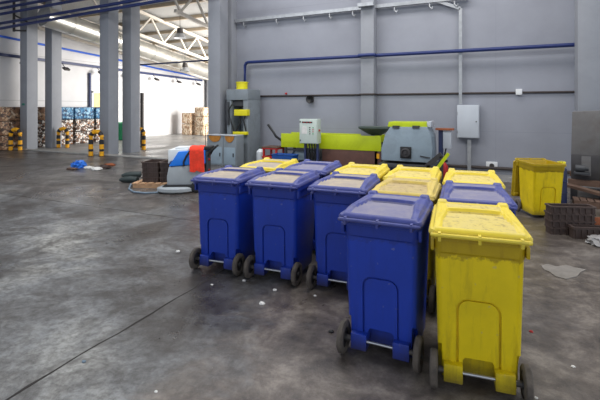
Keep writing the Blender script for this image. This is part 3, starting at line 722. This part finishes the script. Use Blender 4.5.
# blue barrel behind the open bin
p = cam(4.98, 8.2)
t = thing('drum_barrel', 'dark blue barrel half hidden behind the open yellow bin', 'barrel', (p.x, p.y, 0))
bm = N(); lathe(bm, [(.0001, 0), (.19, 0), (.2, .02), (.2, .24), (.21, .25), (.2, .26), (.2, .46), (.21, .47), (.2, .48), (.2, .69), (.19, .71), (.0001, .71)], M4.Identity(4)); obj('barrel_body', bm, 'barrel', t)
gl = V((p.x, p.y, .711)); bm = N()
for k in range(5):
    a_ = -.7+.45*k; tube(bm, [(.08, 0, .02), (.1+.04*sin(a_), 0, .06), (.1+.09*sin(a_), .02*k-.04, .10+.04*cos(a_))], [.03, .022, .012], 8)
box(bm, (.07, 0, .03), (.11, .07, .06), bev=.02)
single('work_glove', bm, 'cylyellow', 'yellow work glove lying on the dark blue barrel', 'glove').location = gl
# stacked brown trays
def tray_mesh(w, d, h):
    bm = N()
    loft(bm, [rrect(-w/2, w/2, -d/2, d/2, .02, 0, 2), rrect(-w/2, w/2, -d/2, d/2, .02, h*.8, 2), rrect(-w/2-.012, w/2+.012, -d/2-.012, d/2+.012, .02, h*.8, 2), rrect(-w/2-.012, w/2+.012, -d/2-.012, d/2+.012, .02, h, 2),
              rrect(-w/2+.02, w/2-.02, -d/2+.02, d/2-.02, .02, h, 2), rrect(-w/2+.02, w/2-.02, -d/2+.02, d/2-.02, .02, .015, 2)])
    n = 7
    for k in range(n):
        x = -w/2+w*(k+.5)/n; b2(bm, (x-.012, -d/2-.012, .01), (x+.012, -d/2, h*.8)); b2(bm, (x-.012, d/2, .01), (x+.012, d/2+.012, h*.8))
    return mesh('tray', bm)
a, b = G(548.5, 234.5), G(589, 236)
TW = .62; tm = tray_mesh(TW, .2, .105)
dirv = (b-a).normalized(); rz = math.atan2(dirv.y, dirv.x)
c0 = a+dirv*(TW/2+.03)+V((-dirv.y, dirv.x, 0))*.11
wh = ['bottom one', 'second from the floor', 'third from the floor', 'topmost']
for k in range(4):
    o = obj('stacking_tray', tm, 'crate', loc=c0+V((random.uniform(-.01, .01), random.uniform(-.01, .01), .1055*k))); o.rotation_euler = (0, 0, rz+random.uniform(-.03, .03))
    tag(o, 'dark brown plastic tray in the stack before the open yellow bin, '+wh[k], 'tray', 'brown trays stacked on the floor')
p = G(569, 236.5)
tm2 = tray_mesh(.56, .14, .17)
o = obj('stacking_tray', tm2, 'crate', loc=p+dirv*.30+V((-dirv.y, dirv.x, 0))*.0+V((.0, -.04, 0))); o.rotation_euler = (0, 0, rz)
tag(o, 'single deeper brown tray in front of the tray stack', 'tray')
bm = N(); b2(bm, (0, 0, 0), (.5, .03, .26), bev=.004)
o = single('board', bm, 'orangewood', 'orange brown board standing at right of the tray stack', 'board'); o.location = c0+dirv*(TW/2+.03)+V((0, -.05, 0)); o.rotation_euler = (0, 0, rz)
def crumple(rx, ry, rzz, seed, n=12):
    rnd = random.Random(seed); bm = N(); bmesh.ops.create_icosphere(bm, subdivisions=3, radius=1)
    for v in bm.verts:
        k = 1+rnd.uniform(-.25, .22); v.co = V((v.co.x*rx*k, v.co.y*ry*k, max(0, v.co.z*rzz*k+rzz*.5)))
    return bm
o = single('plastic_wrap', crumple(.2, .16, .08, 3), 'wrap', 'crumpled clear plastic wrap on the floor by the brown trays', 'wrap'); o.location = G(604, 245)
# flattened grey paper on the floor
rnd = random.Random(5); bm = N(); pts = [(541, 266), (548, 264.5), (556, 267), (566, 265.5), (575, 268), (586, 270), (580, 273), (577, 277), (566, 279.5), (556, 277), (549, 272), (544, 270)]
up = [bm.verts.new(G(u, v, 0)+V((0, 0, .008))) for u, v in pts]; dn = [bm.verts.new(G(u, v, 0)+V((0, 0, .0005))) for u, v in pts]
bm.faces.new(up); bm.faces.new(dn[::-1])
for k in range(len(pts)): bm.faces.new((up[k], dn[k], dn[(k+1) % len(pts)], up[(k+1) % len(pts)]))
single('paper_sheet', bm, 'sheet', 'flattened torn grey paper sheet on floor right of yellow bins', 'paper', origin=G(563, 272))

# ================================================================= FLOOR SCRUBBER
p = G(189, 192.5)
ang = TH+R(3)
t = thing('floor_scrubber', 'grey and blue walk-behind floor scrubber left of the blue bins', 'floor scrubber', (p.x-.22, p.y+.18, 0), ang)
t.scale = (1.03, 1, .95)
# local x: left(-) front to right(+) handle
hw = .27
bm = N(); prism(bm, [(-.37, .16), (-.36, .40), (-.33, .60), (.42, .66), (.46, .2), (.40, .16)], -hw, hw, .035); obj('lower_body', bm, 'scr_grey', t)
bm = N(); prism(bm, [(-.33, .61), (-.12, .96), (.44, 1.0), (.46, .67)], -hw-.012, hw+.012, .03); obj('upper_hood', bm, 'scr_blue', t)
bm = N(); prism(bm, [(-.345, .66), (-.345, 1.0), (.1, 1.02), (.1, .9), (-.1, .86)], -hw+.02, hw+.05, .03); obj('water_tank', bm, 'tank', t)
bm = N(); box(bm, (.12, 0, 1.03), (.66, .4, .05), bev=.02); obj('top_cover', bm, 'tank', t)
bm = N(); tube(bm, [(-.0, -hw-.03, .62), (.0, -hw-.035, .72), (.06, -hw-.035, .86), (.14, -hw-.02, .98)], .022, 8); obj('side_hose', bm, 'black', t)
bm = N(); prism(bm, [(-.5, .05), (-.46, .15), (-.36, .19), (.42, .19), (.42, .1), (.1, .05)], -hw-.06, hw+.06, .02); obj('brush_skirt', bm, 'black', t)
bm = N(); lathe(bm, [(.0001, .012), (.3, .012), (.34, .03), (.34, .075), (.28, .095), (.0001, .095)], M4.Translation((-.18, -.2, 0)) @ M4.Diagonal((1.2, .8, 1.5, 1)), 32); obj('brush_deck', bm, 'scr_grey', t)
for s in (-1, 1):
    bm = N(); lathe(bm, [(.05, -.035), (.09, -.04), (.125, -.03), (.13, 0), (.125, .03), (.09, .04), (.05, .035)], M4.Translation((.27, s*(hw+.03), .13)) @ M4.Rotation(R(90), 4, 'X'), 24)
    wh_ = obj('wheel', bm, 'black', t); bm = N(); cyl(bm, (.27, s*(hw-.0), .13), (.27, s*(hw+.06), .13), .065); obj('wheel_hub', bm, 'scr_grey', wh_)
bm = N(); tube(bm, [(.42, -.2, .7), (.55, -.2, .95), (.66, -.2, 1.06), (.66, .2, 1.06), (.55, .2, .95), (.42, .2, .7)], .022, 8); hd = obj('handle', bm, 'black', t)
bm = N(); b2(bm, (.4, -.2, .98), (.58, .2, 1.06), bev=.02); obj('control_panel', bm, 'black', t)
bm = N(); b2(bm, (.455, -.22, .2), (.5, .22, .95), bev=.01); obj('rear_panel', bm, 'press_dark', t)
for z in (.5, .75, .88):
    bm = N(); cyl(bm, (.5, -.1, z), (.53, -.1, z), .03, n=10); obj('knob', bm, 'red', t)
bm = N(); cyl(bm, (.4, .1, 1.0), (.4, .1, 1.55), .008, n=6); obj('antenna', bm, 'black', t)
# red rag over the hood
bm = N(); nx, ny = 16, 26; x0, x1 = .13, .43
prof = [(.06, 1.075), (-.08, 1.073), (-.2, 1.07), (-.27, 1.055), (-.305, 1.0), (-.31, .9), (-.312, .8), (-.315, .7), (-.32, .6), (-.32, .5)]
rnd = random.Random(2); grid = []
for j in range(ny+1):
    tt = j/ny*(len(prof)-1); i0 = min(int(tt), len(prof)-2); f = tt-i0
    y = prof[i0][0]*(1-f)+prof[i0+1][0]*f; z = prof[i0][1]*(1-f)+prof[i0+1][1]*f
    row = []
    for i in range(nx+1):
        s = i/nx; k = max(0, j/ny-.35)
        xx = x0+(x1-x0)*s+.03*k*sin(7*s)+.03*(j/ny)-.02; hem = -.03*sin(9*s)*k
        row.append(bm.verts.new((xx, y-k*.02*(1+sin(19*s+3*k)), z+hem+(0.0 if k else .004*sin(11*s)))))
    grid.append(row)
for j in range(ny):
    for i in range(nx): bm.faces.new((grid[j][i], grid[j][i+1], grid[j+1][i+1], grid[j+1][i]))
bmesh.ops.recalc_face_normals(bm, faces=bm.faces[:]); bmesh.ops.solidify(bm, geom=bm.faces[:], thickness=.008)
o = single('cleaning_rag', bm, 'rag', 'red cleaning rag draped over the blue scrubber hood', 'rag', sharp=60); o.location = t.location; o.rotation_euler = t.rotation_euler; o.scale = t.scale

# crates on a pallet left of the scrubber
p = G(150, 188)
t = thing('pallet', 'light wooden pallet under the dark crates beside the scrubber', 'pallet', (p.x, p.y+.42, 0), TH-R(4))
for k in range(3):
    bm = N(); b2(bm, (-.56, -.40+.33*k, 0), (.42, -.30+.33*k, .09)); obj('runner', bm, 'wood', t)
for k in range(6):
    bm = N(); b2(bm, (-.58+.18*k, -.42, .091), (-.45+.18*k, .4, .115)); obj('board', bm, 'wood', t)
P0 = V((p.x, p.y+.42, 0)); rm = M4.Rotation(TH-R(4), 4, 'Z')
ct_m = tray_mesh(.40, .60, .118)
for cidx, (dx, dy, n, wn) in enumerate(((-.2, .02, 4, 'left stack on the light pallet'), (.245, .02, 4, 'right stack on the light pallet'))):
    for k in range(n):
        o = obj('stacking_crate', ct_m, 'crate', loc=P0+rm @ V((dx+random.uniform(-.008, .008), dy, .1155+.119*k))); o.rotation_euler = (0, 0, TH-R(4)+random.uniform(-.02, .02))
        tag(o, 'dark brown crate, '+['bottom', 'second from below', 'third from below', 'top'][k]+' of the '+wn, 'crate', 'dark crates stacked on the light pallet')
# hose around the pallet
p = [G(u, v, .02) for u, v in ((131, 184), (129, 189), (134, 192), (145, 193), (157, 192.5), (165, 191))]
pipe('hose', p, .02, 'hose', 'grey-blue hose on the floor in front of the light pallet', 'hose')
# pair of dark rubber boots lying by the pallet
for k, (u, v, lb) in enumerate(((131, 177.5, 'dark rubber boot lying farther back by the pallet'), (128, 182.5, 'dark rubber boot lying nearest in front of the pallet'))):
    q = G(u, v); bm = N(); tube(bm, [(.26, 0, .07), (.12, 0, .075), (.0, .0, .07), (-.06, .0, .065), (-.16, .02, .055), (-.24, .03, .045)], [.075, .075, .08, .075, .06, .035], 12)
    o = single('rubber_boot', bm, 'glove', lb, 'boot', 'boots lying by the pallet'); o.location = (q.x, q.y, .01); o.rotation_euler = (0, 0, TH+.15-.3*k)
# litter pile by the columns
q = G(79, 167.5); o = single('plastic_bag', crumple(.26, .2, .15, 11), 'bag', 'crumpled bright blue bag on the floor before the bollards', 'bag'); o.location = q
for k, (u, v, rx, ry, rz_, m_, nme, lb) in enumerate(((89, 168.5, .14, .14, .05, 'paper', 'waste_paper', 'white crumpled paper right beside the bright blue bag'), (97, 170, .18, .14, .06, 'paper', 'waste_paper', 'white crumpled paper second from the blue bag'),
     (104, 168, .25, .16, .06, 'crate', 'waste_scrap', 'dark crumpled scrap at the right end of litter'), (72, 169.5, .2, .12, .04, 'oldwood', 'waste_scrap', 'brown scrap left of the bright blue bag'), (110, 165.5, .2, .12, .05, 'orangewood', 'waste_scrap', 'reddish scrap farthest right in the litter'))):
    o = single(nme, crumple(rx, ry, rz_, 20+k), m_, lb, 'litter', 'litter lying before the bollards'); o.location = G(u, v)
# small litter
lit = [((262, 304), 'paper', .028, 'white paper scrap on floor in front of second blue bin'), ((244, 281), 'paper', .02, 'white scrap beside right wheel of leftmost blue bin'), ((275, 290.5), 'paper', .022, 'crumpled foil scrap before the second blue bin'),
       ((295, 285.5), 'green', .018, 'green bottle cap beside the wheel of second blue bin'), ((178, 252), 'paper', .03, 'white scrap on open floor left of the blue bins'), ((331, 332), 'black', .022, 'black lump on floor left of the front blue bin'),
       ((531, 332), 'red', .016, 'red wrapper on the floor right of front yellow bin'), ((536, 398), 'paper', .012, 'tiny pale pebble by the front yellow bin wheel'), ((84, 362), 'hose', .016, 'bluish scrap beside the dark floor joint'), ((573, 367), 'paper', .014, 'white scrap at the lower right of the floor'),
       ((420, 333), 'paper', .016, 'white scrap between front blue and front yellow bins'), ((212, 285), 'paper', .014, 'white speck in front of the leftmost blue bin'), ((315, 296), 'paper', .014, 'pale scrap under the third blue bin front'), ((156, 392), 'paper', .012, 'pale chip near the lower edge of the photo')]
for k, ((u, v), m_, r_, lb) in enumerate(lit):
    o = single('litter_scrap', crumple(r_, r_*.8, r_*.5, 40+k), m_, lb, 'litter', 'small litter scraps on the floor'); o.location = G(u, v)

# ================================================================= WHEELIE BINS
RY = lambda z: .0-.02*(z-.06)/.89       # rear plane
FY = lambda z: .53+.11*(z-.06)/.89         # front plane
HX = lambda z: .247+.023*(z-.06)/.89
def make_body():
    bm = N(); L = []
    for z in (.06, .86): L.append(rrect(-HX(z), HX(z), RY(z), FY(z), .04, z))
    for z, e in ((.875, .010), (.95, .012)): L.append(rrect(-HX(z)-e, HX(z)+e, RY(z)-e, FY(z)+e, .055, z))
    for z, e in ((.955, .028), (.995, .028)): L.append(rrect(-HX(z)-e, HX(z)+e, RY(z)-e, FY(z)+e, .06, z))
    L.append(rrect(-HX(.99)+.012, HX(.99)-.012, RY(.99)+.012, FY(.99)-.012, .04, .995))
    L.append(rrect(-HX(.85)+.014, HX(.85)-.014, RY(.85)+.045, FY(.85)-.04, .04, .85))
    L.append(rrect(-HX(.1)+.014, HX(.1)-.014, RY(.1)+.12, FY(.1)-.04, .04, .3))
    loft(bm, L); bmesh.ops.recalc_face_normals(bm, faces=bm.faces[:])
    me = bpy.data.meshes.new('b'); bm.to_mesh(me); bm.free()
    def arch_line(e):
        hw, zt, z0, r = .128+e, .575+e, .13, .07+e
        return ([(hw, z0)]+[(hw-r+r*cos(R(90*i/7)), zt-r+r*sin(R(90*i/7))) for i in range(8)]
                + [(-hw+r-r*sin(R(90*i/7)), zt-r+r*cos(R(90*i/7))) for i in range(8)]+[(-hw, z0)])
    def cut(plane, sgn, pl, dep):
        cb = N(); a = [cb.verts.new((x, plane(z)+sgn*dep, z)) for x, z in pl]; b = [cb.verts.new((x, plane(z)-sgn*.05, z)) for x, z in pl]
        cb.faces.new(a); cb.faces.new(b[::-1]); n = len(pl)
        for k in range(n): cb.faces.new((a[k], b[k], b[(k+1) % n], a[(k+1) % n]))
        bmesh.ops.triangulate(cb, faces=cb.faces[:]); return cb
    ring = arch_line(.0075)+arch_line(-.0075)[::-1]
    wl_ = []
    for s in (-1, 1):
        wb_ = N(); cyl(wb_, (s*.225, -.03, .12), (s*.4, -.03, .12), .15, n=28); wl_.append(wb_)
    nb = N(); prism(nb, [(-.095, .05), (.095, .05), (.095, .18), (.08, .2), (-.08, .2), (-.095, .18)], -.08, .085)
    # the rear notch goes through the shell: the axle shows in it
    me2 = boolcut(me, [cut(RY, 1, arch_line(0), .005), cut(FY, -1, arch_line(0), .005), cut(RY, 1, ring, .022), cut(FY, -1, ring, .022), nb]+wl_, 'bin_body')
    bm = N(); bm.from_mesh(me2)
    for s in (-1, 1):                                       # axle brackets, corner ribs
        b2(bm, (s*.096, -.052, .05), (s*.215, .045, .165), bev=.008)
        b2(bm, (s*(.275), -.03, .88), (s*.296, .02, .955), bev=.004)
    finish(bm, 28); bm.to_mesh(me2); bm.free()
    return me2
def sm(a, b, x):
    t = min(1, max(0, (x-a)/(b-a))); return t*t*(3-2*t)
def make_lid():
    bm = N(); nx, ny = 64, 76; y0, y1 = -.085, .70; g = []
    for j in range(ny+1):
        s = j/ny; y = y0+(y1-y0)*s; row = []
        hwid = .305-.02*s
        for i in range(nx+1):
            q = -1+2*i/nx; x = q*hwid
            # round the four corners
            cy = min(y-y0, y1-y); c = .045
            if cy < c: x *= 1-(1-math.sqrt(max(0, 1-((c-cy)/c)**2)))*c/hwid
            ex = hwid-abs(q*hwid); e = min(ex, y-y0, y1-y)
            z = 1.014+.013*sm(0, .008, e)+(.014+.018*sm(-.085, .12, y))*sm(.022, .040, min(ex, (y-y0)+.014, (y1-y)+.0))
            z += .012*(1-q*q)*sm(0, .3, min(s, 1-s))
            pw = .236-.05*sm(.0, .7, s)
            inp = sm(0, .014, pw-abs(x))*sm(0, .010, y+.052)*sm(0, .010, .40-y)
            z -= (.010+.010*sm(-.05, .2, y))*inp
            strip = sm(0, .01, pw-.02-abs(x))*sm(0, .01, y-.335)*sm(0, .006, .39-y)
            z -= .018*strip
            # front lifting lugs
            lug = sm(.0, .015, .045-abs(abs(x)-.222))*sm(0, .02, y-.585)*sm(0, .01, .688-y)
            z += .022*lug
            # slot down each side border
            slot = sm(0, .008, .010-abs(abs(x)-(pw+.028)))*sm(0, .05, y-.03)*sm(0, .05, .56-y)
            z -= .006*slot
            row.append(bm.verts.new((x, y, z)))
        g.append(row)
    for j in range(ny):
        for i in range(nx):
            f = bm.faces.new((g[j][i], g[j][i+1], g[j+1][i+1], g[j+1][i]))
            c = f.calc_center_median(); s = (c.y-y0)/(y1-y0); pw = .236-.05*sm(0, .7, s)
            if abs(c.x) < pw-.012 and -.045 < c.y < .39: f.material_index = 1
            elif abs(c.x) < pw+.0 and .43 < c.y < .58: f.material_index = 1
    loop = [g[0][i] for i in range(nx+1)]+[g[j][nx] for j in range(1, ny+1)]+[g[ny][i] for i in range(nx-1, -1, -1)]+[g[j][0] for j in range(ny-1, 0, -1)]
    low = [bm.verts.new((v.co.x, v.co.y, .998)) for v in loop]; n = len(loop)
    for k in range(n): bm.faces.new((loop[k], low[k], low[(k+1) % n], loop[(k+1) % n]))
    bm.faces.new(low)
    return mesh('bin_lid', bm, 50)
def make_handle():
    bm = N(); tube(bm, [(-.285, -.04, .985), (-.285, -.105, 1.0), (-.27, -.118, 1.003), (.27, -.118, 1.003), (.285, -.105, 1.0), (.285, -.04, .985)], .0135, 10)
    for x in (-.24, 0, .24): b2(bm, (x-.009, -.125, .965), (x+.009, -.04, 1.02), bev=.003)
    return mesh('bin_handle', bm)
def make_wheel():
    bm = N(); lathe(bm, [(.07, -.02), (.085, -.026), (.108, -.024), (.12, -.014), (.12, .014), (.108, .024), (.085, .026), (.07, .02), (.07, -.02)], M4.Rotation(R(90), 4, 'Y'), 32)
    bmesh.ops.remove_doubles(bm, verts=bm.verts[:], dist=1e-5)
    return mesh('tyre', bm)
def make_hub():
    bm = N(); Q = M4.Rotation(R(90), 4, 'Y'); lathe(bm, [(.0001, -.03), (.026, -.03), (.03, -.012), (.072, -.010), (.072, .010), (.03, .012), (.026, .03), (.0001, .03)], Q, 24)
    for k in range(5):
        a = 2*pi*k/5; bar(bm, (0, .03*cos(a), .03*sin(a)), (0, .07*cos(a), .07*sin(a)), .014, .034)
    return mesh('hub', bm)
BODY, LID, HAND, TYRE, HUB = make_body(), make_lid(), make_handle(), make_wheel(), make_hub()
for me_, sx_ in ((BODY, 1.02), (LID, 1.035), (HAND, 1.02)):
    for v in me_.vertices: v.co.z *= 1.043; v.co.x *= sx_
def make_axle():
    bm = N(); cyl(bm, (-.30, -.03, .12), (.30, -.03, .12), .011, n=12); me = mesh('axle', bm); return me
AX = make_axle()
def make_sleeve(s):
    bm = N(); cyl(bm, (s*.216, -.03, .12), (s*.255, -.03, .12), .02, n=12); return mesh('axle_sleeve', bm)
SL = [make_sleeve(-1), make_sleeve(1)]
def wbin(loc, rz, colour, lidm, panel, label, scale=1, open_lid=False, group='wheelie bins parked in rows'):
    t = thing('wheelie_bin', label, 'bin', loc, rz, group); t.scale = (scale,)*3
    obj('body', BODY, colour, t)
    l = obj('lid', LID, [lidm, panel], t)
    obj('handle', HAND, lidm, t)
    if open_lid:
        piv = V((0, -.118, 1.046)); l.rotation_euler = (R(-262+360-0), 0, 0)
        l.rotation_euler = (R(258), 0, 0)
        q = l.rotation_euler.to_matrix(); l.location = piv-q @ piv+V((0, -.01, 0))
    a = obj('axle', AX, 'axle', t)
    for m_ in SL: obj('sleeve', m_, 'sooty', a)
    for s in (-1, 1):
        w = obj('wheel', TYRE, 'rubber', t, loc=(s*.281, -.03, .12)); w.rotation_euler = (random.uniform(0, 6), 0, 0)
        obj('hub', HUB, 'hub', w)
    return t
bins = [ # cam x, y, angle, colour, lid, panel, label
 (-.945, 4.852, .352, 'blue', 'blue_lid', 'tan_panel', 'blue wheelie bin at the left end of the front row, beside the open floor'),
 (-.283, 4.587, .385, 'blue', 'blue_lid', 'tan_panel', 'blue wheelie bin second from the left in the front row, thick tan dust on lid'),
 (.395, 4.30, .385, 'blue', 'blue_lid', 'tan_panel', 'blue wheelie bin third from the left, partly hidden by the nearest blue bin'),
 (.605, 3.15, .432, 'blue', 'blue_lid', 'blue_panel', 'nearest blue wheelie bin, standing left of the nearest yellow bin'),
 (1.183, 2.785, .325, 'yellow', 'yellow_lid', 'yellow_panel', 'nearest yellow wheelie bin, largest bin in the photo'),
 (-.535, 5.715, .39, 'yellow', 'yellow_lid', 'tan_panel', 'yellow bin whose dusty lid shows behind the two leftmost blue bins'),
 (.075, 5.49, .39, 'blue', 'blue_lid', 'blue_panel', 'blue bin in the back row between two yellow lids'),
 (.68, 5.155, .40, 'yellow', 'yellow_lid', 'yellow_panel', 'yellow bin in the back row right of the back blue bin'),
 (1.285, 4.885, .40, 'yellow', 'yellow_lid', 'yellow_panel', 'yellow bin behind the brown dusted yellow lid, below the shredder'),
 (.98, 4.02, .41, 'yellow', 'yellow_brown_lid', 'brown_panel', 'yellow bin with brown dusted lid directly behind the nearest blue bin'),
 (1.88, 4.565, .36, 'yellow', 'yellow_lid', 'yellow_panel', 'yellow bin in the back row farthest right, behind a blue lid'),
 (1.55, 3.68, .34, 'blue', 'blue_lid', 'blue_panel', 'blue bin directly behind the nearest yellow bin'),
]
for x, y, a, c, l, pn, lb in bins: wbin(cam(x, y), TH-a, c, l, pn, lb)
# open yellow bin: its front faces the camera, lid hangs at the back
q = cam(4.22, 7.62)
wbin(q, TH+pi+R(-3), 'yellow', 'yellow', 'yellow', 'open yellow wheelie bin standing alone at the right, lid hanging behind', .905, True, group='open bin')

# ================================================================= LIGHT
w = bpy.data.worlds.new('World'); S.world = w; w.use_nodes = True
bg = w.node_tree.nodes['Background']; bg.inputs[0].default_value = (.80, .88, 1.0, 1); bg.inputs[1].default_value = 1.0
def area(name, loc, rot, sx, sy, e, col=(1, 1, 1)):
    l = bpy.data.lights.new(name, 'AREA'); l.shape = 'RECTANGLE'; l.size = sx; l.size_y = sy; l.energy = e; l.color = col
    o = bpy.data.objects.new(name, l); C.objects.link(o); o.location = loc; o.rotation_euler = rot; return o
area('ceiling_skylight', (.3, 4.6, 7.9), (0, 0, 0), 6, 3, 380, (1, .98, .94))
area('ceiling_skylight', (-8, 5.5, 7.9), (0, 0, 0), 7, 3, 480, (.94, .97, 1))
area('ceiling_skylight', (-3, 10.6, 7.9), (0, 0, 0), 10, 1.5, 380, (1, .97, .95))
# daylight from the hall's open right side, behind the grey wall
o = area('hall_gate_daylight', (-6.2, 22.3, 2.8), (0, R(90), 0), 5, 6.5, 1450, (1, .96, .9)); o.data.spread = R(95)
area('hall_bounce_fill', (-13, 18.5, 4.6), (R(180), 0, 0), 6, 6, 220, (1, .95, .88))  # added upward lamp, stands in for light bounced onto roof and trusses

# ================================================================= CAMERA
cd = bpy.data.cameras.new('camera'); co = bpy.data.objects.new('camera', cd); C.objects.link(co)
cd.sensor_width = 36; cd.lens = F/600*36; cd.shift_y = -(200-HOR)/600; cd.clip_start = .05; cd.clip_end = 200
co.location = EYE; co.rotation_euler = (R(90), 0, TH)
S.camera = co
S.view_settings.view_transform = 'Standard'; S.view_settings.look = 'None'
S.view_settings.exposure = .12; S.view_settings.gamma = 1; S.view_settings.use_curve_mapping = False
